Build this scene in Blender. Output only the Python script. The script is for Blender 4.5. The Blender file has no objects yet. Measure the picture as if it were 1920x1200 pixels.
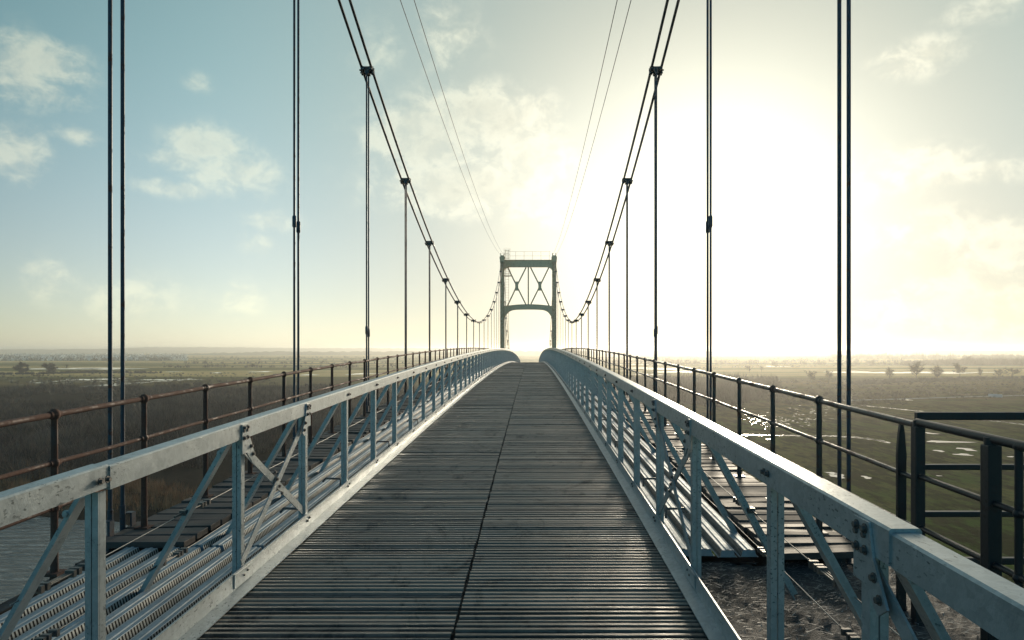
import bpy, math, random
from mathutils import Vector, Matrix
random.seed(11)
SC = bpy.context.scene
COL = SC.collection
R = math.radians
F = 1280.0            # focal length in photo pixels; vanishing point at (998, 655)

# ------------------------------------------------------------------ camera
cam_d = bpy.data.cameras.new('camera')
cam = bpy.data.objects.new('camera', cam_d)
COL.objects.link(cam)
cam.location = (0, 0, 0)
cam.rotation_euler = (R(90), 0, 0)
cam_d.lens = 24.0
cam_d.sensor_width = 36.0
cam_d.shift_x = -38 / 1920
cam_d.shift_y = 55 / 1920
cam_d.clip_start = 0.05
cam_d.clip_end = 40000
SC.camera = cam

# ------------------------------------------------------------------ sun, sky, exposure
SUN_AZ, SUN_EL = R(15.5), R(10.0)          # azimuth clockwise from +Y
SDIR = Vector((math.sin(SUN_AZ) * math.cos(SUN_EL), math.cos(SUN_AZ) * math.cos(SUN_EL), math.sin(SUN_EL)))
sl = bpy.data.lights.new('sun', 'SUN')
sl.energy = 2.7
sl.angle = R(9.0)   # veiled by thin bright cloud
sl.color = (1.0, 0.86, 0.66)
sun = bpy.data.objects.new('sun', sl)
COL.objects.link(sun)
sun.location = SDIR * 300
sun.rotation_euler = (-SDIR).to_track_quat('-Z', 'Y').to_euler()
SC.view_settings.view_transform = 'Standard'
SC.view_settings.look = 'None'
SC.view_settings.exposure = 0.35
SC.view_settings.gamma = 1.0


class NT:
    """small node-tree expression helper"""
    def __init__(s, tree):
        s.t = tree

    def n(s, typ, **kw):
        nd = s.t.nodes.new(typ)
        for k, v in kw.items():
            setattr(nd, k, v)
        return nd

    def put(s, sock, v):
        if hasattr(v, 'links') or isinstance(v, bpy.types.NodeSocket):
            s.t.links.new(v, sock)
        else:
            sock.default_value = v

    def m(s, op, a, b=None, c=None, clamp=False):
        nd = s.n('ShaderNodeMath', operation=op)
        nd.use_clamp = clamp
        s.put(nd.inputs[0], a)
        if b is not None:
            s.put(nd.inputs[1], b)
        if c is not None:
            s.put(nd.inputs[2], c)
        return nd.outputs[0]

    def v(s, op, a, b=None):
        nd = s.n('ShaderNodeVectorMath', operation=op)
        s.put(nd.inputs[0], a)
        if b is not None:
            s.put(nd.inputs[1], b)
        return nd.outputs['Value'] if op in ('DOT_PRODUCT', 'LENGTH', 'DISTANCE') else nd.outputs[0]

    def mix(s, f, a, b, blend='MIX'):
        nd = s.n('ShaderNodeMix', data_type='RGBA', blend_type=blend)
        nd.clamp_result = False
        s.put(nd.inputs[0], f)
        for i, q in ((6, a), (7, b)):
            if isinstance(q, tuple) and len(q) == 3:
                q = q + (1.0,)
            s.put(nd.inputs[i], q)
        return nd.outputs[2]

    def ramp(s, f, lo, hi, a=0.0, b=1.0, smooth=True):
        nd = s.n('ShaderNodeMapRange')
        nd.interpolation_type = 'SMOOTHSTEP' if smooth else 'LINEAR'
        nd.clamp = True
        s.put(nd.inputs[0], f)
        for i, q in ((1, lo), (2, hi), (3, a), (4, b)):
            s.put(nd.inputs[i], q)
        return nd.outputs[0]

    def noise(s, vec, scale, detail=4.0, rough=0.5, dist=0.0, dims='3D'):
        nd = s.n('ShaderNodeTexNoise', noise_dimensions=dims)
        if vec is not None:
            s.put(nd.inputs['Vector'], vec)
        nd.inputs['Scale'].default_value = scale
        nd.inputs['Detail'].default_value = detail
        nd.inputs['Roughness'].default_value = rough
        nd.inputs['Distortion'].default_value = dist
        return nd.outputs[0]

    def scale(s, vec, xyz):
        nd = s.n('ShaderNodeVectorMath', operation='MULTIPLY')
        s.put(nd.inputs[0], vec)
        nd.inputs[1].default_value = xyz
        return nd.outputs[0]

    def sep(s, vec):
        nd = s.n('ShaderNodeSeparateXYZ')
        s.put(nd.inputs[0], vec)
        return nd.outputs

    def comb(s, x, y, z):
        nd = s.n('ShaderNodeCombineXYZ')
        for i, q in enumerate((x, y, z)):
            s.put(nd.inputs[i], q)
        return nd.outputs[0]


def build_world():
    w = bpy.data.worlds.new('World')
    SC.world = w
    w.use_nodes = True
    t = w.node_tree
    for nd in list(t.nodes):
        t.nodes.remove(nd)
    k = NT(t)
    out = k.n('ShaderNodeOutputWorld')
    bg = k.n('ShaderNodeBackground')
    t.links.new(bg.outputs[0], out.inputs[0])
    bg.inputs[1].default_value = 0.1
    sky = k.n('ShaderNodeTexSky', sky_type='NISHITA')
    sky.sun_disc = False
    sky.sun_elevation = SUN_EL
    sky.sun_rotation = SUN_AZ
    sky.altitude = 20
    sky.air_density = 1.0
    sky.dust_density = 0.3
    sky.ozone_density = 1.5
    d = k.v('NORMALIZE', k.n('ShaderNodeTexCoord').outputs['Generated'])
    x, y, z = k.sep(d)
    el = k.m('ARCSINE', z)
    az = k.m('ARCTAN2', x, y)
    dot = k.v('DOT_PRODUCT', d, tuple(SDIR))
    ang = k.m('ARCCOSINE', k.m('MINIMUM', k.m('MAXIMUM', dot, -1.0), 1.0))
    tint = k.mix(k.ramp(el, R(2), R(26), 0.0, 1.0), (0.34, 0.44, 0.50), (0.06, 0.62, 0.56))
    tint = k.mix(k.ramp(ang, R(60), R(110), 0.0, 1.0), tint, (0.22, 0.72, 0.94))
    base = k.mix(1.0, sky.outputs[0], tint, 'MULTIPLY')
    veil = k.ramp(ang, R(10), R(44), 0.12, 1.0)                  # thin bright cloud in front of the blue near the sun
    base = k.mix(1.0, base, k.comb(veil, veil, veil), 'MULTIPLY')
    # aureole of the low sun in humid air
    ga = k.m('POWER', k.m('DIVIDE', k.m('ABSOLUTE', k.m('SUBTRACT', az, R(13.5))), R(15.0)), 2.0)
    ge = k.m('POWER', k.m('DIVIDE', k.m('ABSOLUTE', k.m('SUBTRACT', el, R(7.5))), R(13.0)), 2.0)
    g1 = k.m('EXPONENT', k.m('MULTIPLY', k.m('ADD', ga, ge), -1.0))
    g2 = k.m('EXPONENT', k.m('MULTIPLY', k.m('DIVIDE', ang, R(21)), -1.0))
    hz = k.m('EXPONENT', k.m('MULTIPLY', k.m('DIVIDE', k.m('ABSOLUTE', el), R(16)), -1.0))
    hz = k.m('MULTIPLY', hz, k.m('MULTIPLY', k.ramp(ang, R(35), R(70), 1.0, 0.3), k.ramp(ang, R(8), R(40), 0.2, 1.0)))
    glow = k.m('ADD', k.m('MULTIPLY', g1, 6.0), k.m('MULTIPLY', g2, 9.8))
    c = k.mix(1.0, base, k.mix(1.0, k.mix(k.ramp(el, R(0), R(16)), (1.0, 0.885, 0.66), (1.0, 0.95, 0.775)), k.comb(glow, glow, glow), 'MULTIPLY'), 'ADD')
    hh = k.m('MULTIPLY', hz, 3.6)
    c = k.mix(1.0, c, k.mix(1.0, (1.0, 0.955, 0.90), k.comb(hh, hh, hh), 'MULTIPLY'), 'ADD')
    # clouds: soft banks of cumulus, each at its own bearing and height
    pv = k.comb(az, k.m('MULTIPLY', el, 1.25), 0.0)
    wob = k.noise(pv, 9.0, 6.0, 0.6)
    fine = k.noise(pv, 26.0, 7.0, 0.62, 0.3)
    banks = [  # px, py, half width, half height in photo pixels, weight
        (905, 225, 115, 48, 1.0), (800, 265, 100, 50, 0.9), (985, 295, 80, 52, 0.95), (890, 350, 150, 45, 0.95),
        (1030, 385, 100, 30, 0.9), (760, 330, 60, 45, 0.6), (1290, 340, 100, 22, 0.5),
        (95, 120, 60, 32, 0.95), (30, 130, 62, 48, 0.95), (100, 180, 58, 24, 0.8),
        (42, 290, 45, 42, 0.8), (140, 252, 38, 16, 0.7),
        (395, 275, 62, 28, 0.95), (440, 320, 72, 36, 0.95), (340, 300, 56, 18, 0.7), (320, 352, 70, 14, 0.65),
        (505, 415, 46, 18, 0.65), (478, 458, 32, 20, 0.6), (370, 155, 30, 16, 0.4),
        (95, 520, 45, 42, 0.62), (250, 560, 90, 40, 0.5), (450, 560, 60, 30, 0.5),
        (1725, 105, 75, 28, 0.75), (1690, 325, 120, 40, 0.75), (1830, 320, 110, 24, 0.6), (1890, 470, 110, 50, 0.8),
        (1740, 440, 120, 44, 0.6), (1780, 580, 150, 60, 0.75), (1850, 15, 80, 22, 0.6),
        (840, 75, 60, 50, 0.6), (720, 95, 60, 45, 0.4)]
    dens = None
    for px, py, sx, sy, wt in banks:
        dx, dz = (px - 998) / F, (655 - py) / F
        a0, e0 = math.atan2(dx, 1), math.atan2(dz, math.hypot(dx, 1))
        sa, se = sx / F / (1 + dx * dx), sy / F / math.sqrt(1 + dx * dx)
        qa = k.m('DIVIDE', k.m('SUBTRACT', az, a0), sa * 1.25)
        qe = k.m('DIVIDE', k.m('SUBTRACT', el, e0), se * 1.25)
        r2 = k.m('ADD', k.m('MULTIPLY', qa, qa), k.m('MULTIPLY', qe, qe))
        b = k.m('MULTIPLY', k.m('EXPONENT', k.m('MULTIPLY', r2, -0.9)), wt)
        dens = b if dens is None else k.m('MAXIMUM', dens, b)
    gen = k.noise(k.scale(d, (1.0, 1.0, 2.4)), 3.2, 6.0, 0.6)     # broken cloud over the rest of the sky
    dens = k.m('MAXIMUM', dens, k.m('MULTIPLY', k.ramp(gen, 0.55, 0.8, 0.0, 0.6), k.ramp(az, -0.75, -1.1, 0.0, 1.0)))
    tiny = k.noise(pv, 75.0, 5.0, 0.6, 0.5)
    nz = k.m('ADD', k.m('MULTIPLY', k.m('SUBTRACT', wob, 0.5), 2.0), k.m('MULTIPLY', k.m('SUBTRACT', fine, 0.5), 1.6))
    nz = k.m('ADD', nz, k.m('MULTIPLY', k.m('SUBTRACT', tiny, 0.5), 0.45))
    dd = k.m('ADD', dens, nz)
    mask = k.m('MULTIPLY', k.ramp(dd, -0.02, 1.12), k.ramp(dens, 0.02, 0.5))
    near = k.ramp(ang, R(8), R(40), 1.0, 0.0)
    rim = k.m('MULTIPLY', k.ramp(dd, 0.6, 1.5, 1.0, 0.0), k.ramp(fine, 0.38, 0.6, 0.35, 1.0))
    keep = k.mix(near, (0.62, 0.66, 0.66), (0.80, 0.78, 0.76))
    add_body = k.mix(near, (2.6, 2.3, 1.7), (1.7, 1.5, 1.1))
    add_lit = k.mix(near, (4.7, 4.1, 2.7), (5.2, 4.8, 3.8))
    cc = k.mix(1.0, k.mix(1.0, c, keep, 'MULTIPLY'), k.mix(rim, add_body, add_lit), 'ADD')
    c = k.mix(k.m('MULTIPLY', mask, 0.82), c, cc)
    t.links.new(c, bg.inputs[0])


build_world()
try:
    SC.cycles.use_denoising = True
    SC.cycles.max_bounces = 8
    SC.cycles.volume_bounces = 1
    SC.cycles.transparent_max_bounces = 24
except Exception:
    pass


# ------------------------------------------------------------------ mesh helpers
class MB:
    """collects boxes, bars and tubes and links them as ONE mesh object"""
    def __init__(s):
        s.v, s.f, s.sm, s.mi = [], [], [], []

    def add(s, vs, fs, smooth=False, mi=0):
        o = len(s.v)
        s.v.extend([tuple(q) for q in vs])
        for f in fs:
            s.f.append(tuple(o + i for i in f))
            s.sm.append(smooth)
            s.mi.append(mi)

    def box(s, c, size, mi=0, M=None):
        hx, hy, hz = size[0] / 2, size[1] / 2, size[2] / 2
        vs = [Vector((sx * hx, sy * hy, sz * hz)) for sx in (-1, 1) for sy in (-1, 1) for sz in (-1, 1)]
        if M is not None:
            vs = [M @ q for q in vs]
        c = Vector(c)
        s.add([q + c for q in vs], [(0, 1, 3, 2), (4, 6, 7, 5), (0, 4, 5, 1), (2, 3, 7, 6), (0, 2, 6, 4), (1, 5, 7, 3)], False, mi)

    def bar(s, p0, p1, w, h, side=(1, 0, 0), mi=0):
        p0, p1 = Vector(p0), Vector(p1)
        d = (p1 - p0).normalized()
        sd = Vector(side)
        sd = (sd - d * sd.dot(d)).normalized()
        up = d.cross(sd)
        vs = []
        for p in (p0, p1):
            for a, b in ((-1, -1), (1, -1), (1, 1), (-1, 1)):
                vs.append(p + sd * (a * w / 2) + up * (b * h / 2))
        s.add(vs, [(0, 1, 5, 4), (1, 2, 6, 5), (2, 3, 7, 6), (3, 0, 4, 7), (3, 2, 1, 0), (4, 5, 6, 7)], False, mi)

    def sweep(s, pts, prof, smooth=False, closed=True, mi=0, cap=True):
        """prof: (x, z) pairs set at each point of a path running along +Y"""
        n = len(prof)
        vs = [(p[0] + q[0], p[1], p[2] + q[1]) for p in pts for q in prof]
        fs = []
        for i in range(len(pts) - 1):
            for j in range(n if closed else n - 1):
                a, b = i * n + j, i * n + (j + 1) % n
                fs.append((a, a + n, b + n, b))
        if cap and closed:
            fs.append(tuple(range(n)))
            e = (len(pts) - 1) * n
            fs.append(tuple(e + i for i in reversed(range(n))))
        s.add(vs, fs, smooth, mi)

    def tube(s, pts, r, n=8, mi=0, cap=True):
        pts = [Vector(p) for p in pts]
        rs = r if isinstance(r, (list, tuple)) else [r] * len(pts)
        vs = []
        ref = None
        for i, p in enumerate(pts):
            d = (pts[min(i + 1, len(pts) - 1)] - pts[max(i - 1, 0)]).normalized()
            if ref is None:
                ref = Vector((0, 0, 1)) if abs(d.z) < 0.9 else Vector((1, 0, 0))
            u = d.cross(ref).normalized()
            w = u.cross(d).normalized()
            ref = w
            for j in range(n):
                a = 2 * math.pi * j / n
                vs.append(p + (u * math.cos(a) + w * math.sin(a)) * rs[i])
        fs = []
        for i in range(len(pts) - 1):
            for j in range(n):
                a, b = i * n + j, i * n + (j + 1) % n
                fs.append((a, b, b + n, a + n))
        s.add(vs, fs, True, mi)
        if cap:
            o = (len(pts) - 1) * n
            s.add(vs[:n], [tuple(reversed(range(n)))], False, mi)
            s.add(vs[o:], [tuple(range(n))], False, mi)

    def ball(s, c, r, n=10, m=6, mi=0, sz=1.0):
        c = Vector(c)
        vs, fs = [], []
        for i in range(m + 1):
            th = math.pi * i / m
            for j in range(n):
                a = 2 * math.pi * j / n
                vs.append(c + Vector((math.sin(th) * math.cos(a) * r, math.sin(th) * math.sin(a) * r, math.cos(th) * r * sz)))
        for i in range(m):
            for j in range(n):
                a, b = i * n + j, i * n + (j + 1) % n
                fs.append((a, a + n, b + n, b))
        s.add(vs, fs, True, mi)

    def prism(s, poly, d0, d1, axis='x', mi=0):
        """poly in the plane across axis, extruded from d0 to d1"""
        n = len(poly)
        if axis == 'x':
            vs = [(d0, a, b) for a, b in poly] + [(d1, a, b) for a, b in poly]
        else:
            vs = [(a, d0, b) for a, b in poly] + [(a, d1, b) for a, b in poly]
        fs = [(i, (i + 1) % n, (i + 1) % n + n, i + n) for i in range(n)]
        fs += [tuple(reversed(range(n))), tuple(range(n, 2 * n))]
        s.add(vs, fs, False, mi)

    def bolt(s, c, r=0.011, h=0.012, axis='x', sgn=1, mi=0):
        c = Vector(c)
        d = Vector((sgn, 0, 0)) if axis == 'x' else Vector((0, sgn, 0))
        s.tube([c, c + d * (h * 0.3)], r * 1.55, 10, mi)
        s.tube([c + d * (h * 0.3), c + d * h], r, 6, mi)

    def build(s, name, mats, parent=None, loc=None, bevel=0.0):
        me = bpy.data.meshes.new(name)
        me.from_pydata(s.v, [], s.f)
        me.polygons.foreach_set('use_smooth', s.sm)
        if not isinstance(mats, (list, tuple)):
            mats = [mats]
        for q in mats:
            me.materials.append(q)
        me.polygons.foreach_set('material_index', s.mi)
        me.update()
        o = bpy.data.objects.new(name, me)
        COL.objects.link(o)
        if parent is not None:
            o.parent = parent
        if loc is not None:
            o.location = loc
        if bevel:
            b = o.modifiers.new('bevel', 'BEVEL')
            b.width = bevel
            b.segments = 2
            b.limit_method = 'ANGLE'
        return o


def tag(o, label=None, cat=None, group=None, kind=None):
    if label:
        o['label'] = label
    if cat:
        o['category'] = cat
    if group:
        o['group'] = group
    if kind:
        o['kind'] = kind
    return o


def thing(name, label, cat, loc=(0, 0, 0), group=None):
    o = bpy.data.objects.new(name, None)
    COL.objects.link(o)
    o.location = loc
    return tag(o, label, cat, group)


def dup(o, parent, loc):
    c = o.copy()
    COL.objects.link(c)
    c.parent = parent
    c.location = loc
    for ch in [q for q in o.children]:
        e = ch.copy()
        COL.objects.link(e)
        e.parent = c
    return c


# ------------------------------------------------------------------ materials
def mat(name):
    m = bpy.data.materials.new(name)
    m.use_nodes = True
    k = NT(m.node_tree)
    b = m.node_tree.nodes['Principled BSDF']
    pos = k.n('ShaderNodeNewGeometry').outputs['Position']
    return m, k, b, pos


def bump(k, b, h, strength, dist):
    nd = k.n('ShaderNodeBump')
    nd.inputs['Strength'].default_value = strength
    nd.inputs['Distance'].default_value = dist
    k.put(nd.inputs['Height'], h)
    k.put(b.inputs['Normal'], nd.outputs[0])


def galvanised(name, base=(0.38, 0.415, 0.42), metal=0.5, rough=0.38, spots=True):
    m, k, b, pos = mat(name)
    a = k.noise(pos, 6.0, 5.0, 0.6)
    vo = k.n('ShaderNodeTexVoronoi')
    k.put(vo.inputs['Vector'], pos)
    vo.inputs['Scale'].default_value = 42.0
    sp = k.sep(vo.outputs['Color'])[0]
    c = k.mix(k.ramp(a, 0.35, 0.7), tuple(q * 0.92 for q in base), tuple(min(1, q * 1.06) for q in base))
    c = k.mix(0.10, c, k.comb(sp, sp, sp), 'OVERLAY')
    st = k.noise(k.scale(pos, (9, 9, 1.2)), 3.0, 5.0, 0.65)
    c = k.mix(k.ramp(st, 0.68, 0.84, 0.0, 0.08), c, (0.17, 0.19, 0.19))
    if spots:
        s1 = k.noise(k.scale(pos, (1.0, 0.45, 1.0)), 85.0, 3.0, 0.5)
        s2 = k.noise(pos, 2.2, 3.0, 0.5)
        f = k.m('MULTIPLY', k.ramp(s1, 0.60, 0.66), k.ramp(s2, 0.38, 0.55))
        c = k.mix(k.m('MULTIPLY', f, 0.75), c, (0.06, 0.075, 0.075))
    k.put(b.inputs['Base Color'], c)
    b.inputs['Metallic'].default_value = metal
    k.put(b.inputs['Roughness'], k.ramp(k.noise(pos, 17.0, 4.0, 0.6), 0.3, 0.7, rough - 0.03, rough + 0.06))
    bump(k, b, k.noise(pos, 90.0, 3.0, 0.5), 0.08, 0.01)
    return m


def painted(name, col, rust=(0.16, 0.07, 0.035), amount=0.3, rough=0.5, metal=0.1):
    m, k, b, pos = mat(name)
    a = k.noise(pos, 7.0, 6.0, 0.65)
    a2 = k.noise(pos, 45.0, 4.0, 0.6)
    f = k.ramp(k.m('ADD', k.m('MULTIPLY', a, 0.7), k.m('MULTIPLY', a2, 0.3)), 0.62 - amount * 0.4, 0.72 - amount * 0.3)
    c = k.mix(f, col, rust)
    c = k.mix(k.ramp(a2, 0.45, 0.75, 0.0, 0.5), c, tuple(q * 0.5 for q in col))
    k.put(b.inputs['Base Color'], c)
    k.put(b.inputs['Roughness'], k.ramp(f, 0, 1, rough, min(0.9, rough + 0.3)))
    b.inputs['Metallic'].default_value = metal
    bump(k, b, a2, 0.25, 0.006)
    return m


def timber(name, dark, light, pitch, rough=(0.32, 0.6), grain=(2.0, 40.0, 10.0)):
    m, k, b, pos = mat(name)
    x, y, z = k.sep(pos)
    idx = k.m('FLOOR', k.m('DIVIDE', k.m('SUBTRACT', y, 0.9 if pitch < 0.2 else 0.0), pitch))
    half = k.m('GREATER_THAN', x, -0.42)
    wn = k.n('ShaderNodeTexWhiteNoise', noise_dimensions='2D')
    k.put(wn.inputs['Vector'], k.comb(idx, half, 0.0))
    rnd = wn.outputs['Value']
    g = k.noise(k.scale(pos, grain), 3.0, 6.0, 0.65, 0.4)
    big = k.noise(k.scale(pos, (1.0, 0.6, 1.0)), 1.3, 6.0, 0.65)
    f = k.m('ADD', k.m('MULTIPLY', rnd, 0.42), k.m('ADD', k.m('MULTIPLY', g, 0.4), k.m('MULTIPLY', big, 0.5)))
    c = k.mix(k.ramp(f, 0.3, 0.95), dark, light)
    stain = k.noise(k.scale(pos, (1.6, 1.0, 1.0)), 2.3, 6.0, 0.7, 0.8)
    c = k.mix(k.ramp(stain, 0.50, 0.68, 0.0, 0.75), c, tuple(q * 0.9 for q in dark))
    rd = k.noise(k.scale(pos, (3.0, 9.0, 3.0)), 1.1, 3.0, 0.5)
    c = k.mix(k.ramp(rd, 0.58, 0.75, 0.0, 0.35), c, (0.10, 0.045, 0.03))
    k.put(b.inputs['Base Color'], c)
    k.put(b.inputs['Roughness'], k.ramp(k.m('ADD', k.m('MULTIPLY', big, 0.6), k.m('MULTIPLY', rnd, 0.4)), 0.3, 0.75, rough[0], rough[1]))
    b.inputs['Specular IOR Level'].default_value = 0.5
    bump(k, b, g, 0.35, 0.006)
    return m


M_GALV = galvanised('galvanised_steel')
M_SHEET = galvanised('galvanised_plank', (0.34, 0.40, 0.43), 0.4, 0.58, False)
M_BOLT = galvanised('bolt_steel', (0.14, 0.13, 0.12), 0.6, 0.45, False)
M_WIRE = galvanised('wire_rope', (0.30, 0.29, 0.27), 0.5, 0.5, False)
M_CABLE = painted('cable_grey', (0.045, 0.06, 0.075), (0.06, 0.05, 0.045), 0.25, 0.6, 0.0)
M_CLAMP = painted('clamp_paint', (0.06, 0.085, 0.095), (0.10, 0.06, 0.045), 0.35, 0.55, 0.1)
M_ROD = painted('hanger_paint', (0.035, 0.05, 0.07), (0.09, 0.035, 0.022), 0.3, 0.5, 0.05)
M_RUST = painted('rusty_rail', (0.085, 0.045, 0.034), (0.13, 0.058, 0.038), 0.6, 0.6, 0.15)
M_RAILR = painted('dark_rail_paint', (0.045, 0.047, 0.048), (0.10, 0.05, 0.035), 0.35, 0.36, 0.35)
M_GATE = painted('black_gate_paint', (0.011, 0.015, 0.018), (0.04, 0.028, 0.024), 0.2, 0.45, 0.1)
M_TOWER = painted('tower_glare_paint', (0.85, 0.62, 0.38), (0.5, 0.3, 0.16), 0.25, 0.6, 0.0)  # tone lightened to stand in for the glare veiling the tower
M_TOWERLEG = painted('tower_leg_glare_paint', (0.80, 0.52, 0.31), (0.5, 0.26, 0.13), 0.4, 0.6, 0.0)  # leg tone lightened likewise, glare put into the colour
M_DECK = timber('wet_deck_timber', (0.020, 0.018, 0.016), (0.33, 0.265, 0.20), 0.1184, (0.34, 0.62))
M_PLANK = timber('old_plank_timber', (0.035, 0.029, 0.025), (0.13, 0.105, 0.088), 0.215, (0.62, 0.9))
M_DARK = painted('dark_girder', (0.02, 0.022, 0.025), (0.05, 0.03, 0.02), 0.4, 0.7, 0.0)


def slotted():
    """sides of the planks: slots drawn as dark bands for their shaded insides, one every 32 mm"""
    m, k, b, pos = mat('slotted_side')
    x, y, z = k.sep(pos)
    ph = k.m('FRACT', k.m('DIVIDE', y, 0.028))
    slot_shade = k.m('GREATER_THAN', ph, 0.5)  # no opening here: the shade inside each slot is painted as colour
    a = k.noise(pos, 9.0, 4.0, 0.6)
    k.put(b.inputs['Base Color'], k.mix(slot_shade, k.mix(k.ramp(a, 0.3, 0.7), (0.36, 0.39, 0.38), (0.52, 0.53, 0.49)), (0.012, 0.012, 0.013)))
    k.put(b.inputs['Metallic'], k.m('MULTIPLY', k.m('SUBTRACT', 1.0, slot_shade), 0.35))
    k.put(b.inputs['Roughness'], k.m('ADD', k.m('MULTIPLY', slot_shade, 0.45), 0.5))
    return m


M_SLOT = slotted()


def debris_mat():
    m, k, b, pos = mat('straw_debris')
    n1 = k.noise(k.scale(pos, (1.0, 2.2, 1.0)), 32.0, 6.0, 0.7, 1.2)
    n2 = k.noise(pos, 3.0, 4.0, 0.6)
    vo = k.n('ShaderNodeTexVoronoi', feature='DISTANCE_TO_EDGE')
    k.put(vo.inputs['Vector'], k.scale(pos, (14.0, 34.0, 14.0)))
    vo.inputs['Scale'].default_value = 1.0
    c = k.mix(k.ramp(n1, 0.35, 0.7), (0.022, 0.021, 0.021), (0.13, 0.122, 0.115))
    c = k.mix(k.ramp(n2, 0.4, 0.7, 0.0, 0.6), c, (0.03, 0.03, 0.026))
    k.put(b.inputs['Base Color'], c)
    b.inputs['Roughness'].default_value = 0.75
    bump(k, b, n1, 0.8, 0.03)
    return m


M_DEBRIS = debris_mat()


def straw_mat():
    m, k, b, pos = mat('straw_stalk')
    a = k.noise(pos, 20.0, 2.0, 0.5)
    k.put(b.inputs['Base Color'], k.mix(a, (0.05, 0.048, 0.046), (0.36, 0.34, 0.31)))
    b.inputs['Roughness'].default_value = 0.6
    return m


M_STRAW = straw_mat()


def ground_mat():
    m, k, b, pos = mat('meadow')
    x, y, z = k.sep(pos)
    wide = k.noise(k.scale(pos, (0.35, 1.0, 1.0)), 0.006, 5.0, 0.55)
    mid = k.noise(k.scale(pos, (0.6, 1.0, 1.0)), 0.05, 6.0, 0.65)
    fine = k.noise(k.scale(pos, (0.5, 1.0, 1.0)), 0.7, 5.0, 0.7)
    c = k.mix(k.ramp(mid, 0.35, 0.68), (0.040, 0.088, 0.012), (0.100, 0.105, 0.028))
    c = k.mix(k.ramp(wide, 0.47, 0.62, 0.0, 0.85), c, (0.13, 0.088, 0.036))
    tuft = k.noise(k.scale(pos, (1.0, 0.28, 1.0)), 0.30, 6.0, 0.72)
    c = k.mix(k.ramp(tuft, 0.45, 0.57, 0.0, 0.9), c, (0.014, 0.020, 0.005))
    tuft2 = k.noise(k.scale(pos, (1.0, 0.4, 1.0)), 0.9, 4.0, 0.7)
    c = k.mix(k.ramp(tuft2, 0.52, 0.62, 0.0, 0.6), c, (0.020, 0.022, 0.007))
    # rows of pale winter fields beyond half a kilometre
    strip = k.noise(k.comb(k.m('MULTIPLY', x, 0.0009), k.m('MULTIPLY', y, 0.011), 0.0), 1.0, 3.0, 0.5)
    fld = k.mix(k.ramp(strip, 0.42, 0.56), (0.15, 0.145, 0.045), (0.62, 0.46, 0.19))
    c = k.mix(k.ramp(y, 330, 640), c, fld)
    c = k.mix(k.ramp(fine, 0.5, 0.8, 0.0, 0.55), c, (0.035, 0.032, 0.016))
    c = k.mix(k.m('MULTIPLY', k.m('MULTIPLY', k.ramp(y, 255, 310), k.ramp(y, 560, 470)), k.ramp(mid, 0.38, 0.58, 0.25, 0.85)), c, (0.135, 0.098, 0.045))
    # leaf litter under the scrub on the left bank
    lit = k.m('MULTIPLY', k.ramp(x, -5, -40), k.ramp(k.m('ADD', y, k.m('MULTIPLY', mid, 60.0)), 470, 400))
    c = k.mix(lit, c, (0.030, 0.027, 0.022))
    k.put(b.inputs['Base Color'], c)
    b.inputs['Roughness'].default_value = 0.95
    b.inputs['Specular IOR Level'].default_value = 0.0
    bump(k, b, k.m('ADD', fine, k.m('MULTIPLY', mid, 3.0)), 0.5, 0.5)
    return m


def water_mat(name, col, rough, wave, wscale):
    m, k, b, pos = mat(name)
    k.put(b.inputs['Base Color'], k.mix(k.noise(pos, 0.15, 3.0, 0.5), col, tuple(q * 1.4 for q in col)))
    b.inputs['Roughness'].default_value = rough
    b.inputs['IOR'].default_value = 1.33
    b.inputs['Specular IOR Level'].default_value = 0.5
    if wave:
        bump(k, b, k.noise(k.scale(pos, (0.7, 1.6, 1.0)), wscale, 5.0, 0.65, 0.6), wave, 0.4)
    return m


M_GROUND = ground_mat()
M_RIVER = water_mat('river_water', (0.09, 0.095, 0.09), 0.12, 0.8, 0.7)
M_POOL = water_mat('flood_water', (0.05, 0.05, 0.045), 0.08, 0.03, 0.3)


def plant_mat(name, a, bcol, sc=0.25, rg=(0.3, 0.7)):
    m, k, b, pos = mat(name)
    n = k.noise(pos, sc, 5.0, 0.7)
    k.put(b.inputs['Base Color'], k.mix(k.ramp(n, rg[0], rg[1]), a, bcol))
    b.inputs['Roughness'].default_value = 0.8
    b.inputs['Specular IOR Level'].default_value = 0.0
    return m


M_SCRUB = plant_mat('bare_scrub', (0.038, 0.036, 0.038), (0.170, 0.130, 0.102), 0.06, (0.4, 0.62))
M_REED = plant_mat('dry_reed', (0.20, 0.115, 0.06), (0.36, 0.22, 0.12))
M_TWIG = plant_mat('bare_twigs', (0.045, 0.034, 0.028), (0.085, 0.064, 0.052))
M_BARK = plant_mat('bark', (0.045, 0.036, 0.03), (0.08, 0.065, 0.055))
M_HEDGE = plant_mat('hedge_twigs', (0.060, 0.052, 0.042), (0.13, 0.115, 0.10))
M_FROST = plant_mat('frosted_trees', (0.10, 0.095, 0.085), (0.92, 0.92, 0.88), 0.035, (0.46, 0.56))
M_HILL = plant_mat('far_wood', (0.05, 0.055, 0.035), (0.09, 0.085, 0.055))
M_TRACK = plant_mat('gravel_track', (0.20, 0.20, 0.19), (0.30, 0.30, 0.29))
M_CONC = plant_mat('pale_concrete', (0.42, 0.43, 0.43), (0.55, 0.55, 0.55))

# ------------------------------------------------------------------ the lie of the bridge
WC = -0.42                     # centre of the footway
BC = -0.455                    # centre of the suspension bridge


def fz(y):                     # cambered deck, crest at mid span
    return -1.0 - 0.0004 * (y - 40.5) ** 2


def at(px, py, z=-22.0):       # where the sight line through a photo pixel meets the plain
    y = z * F / (655.0 - py)
    return ((px - 998.0) / F * y, y)


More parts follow.
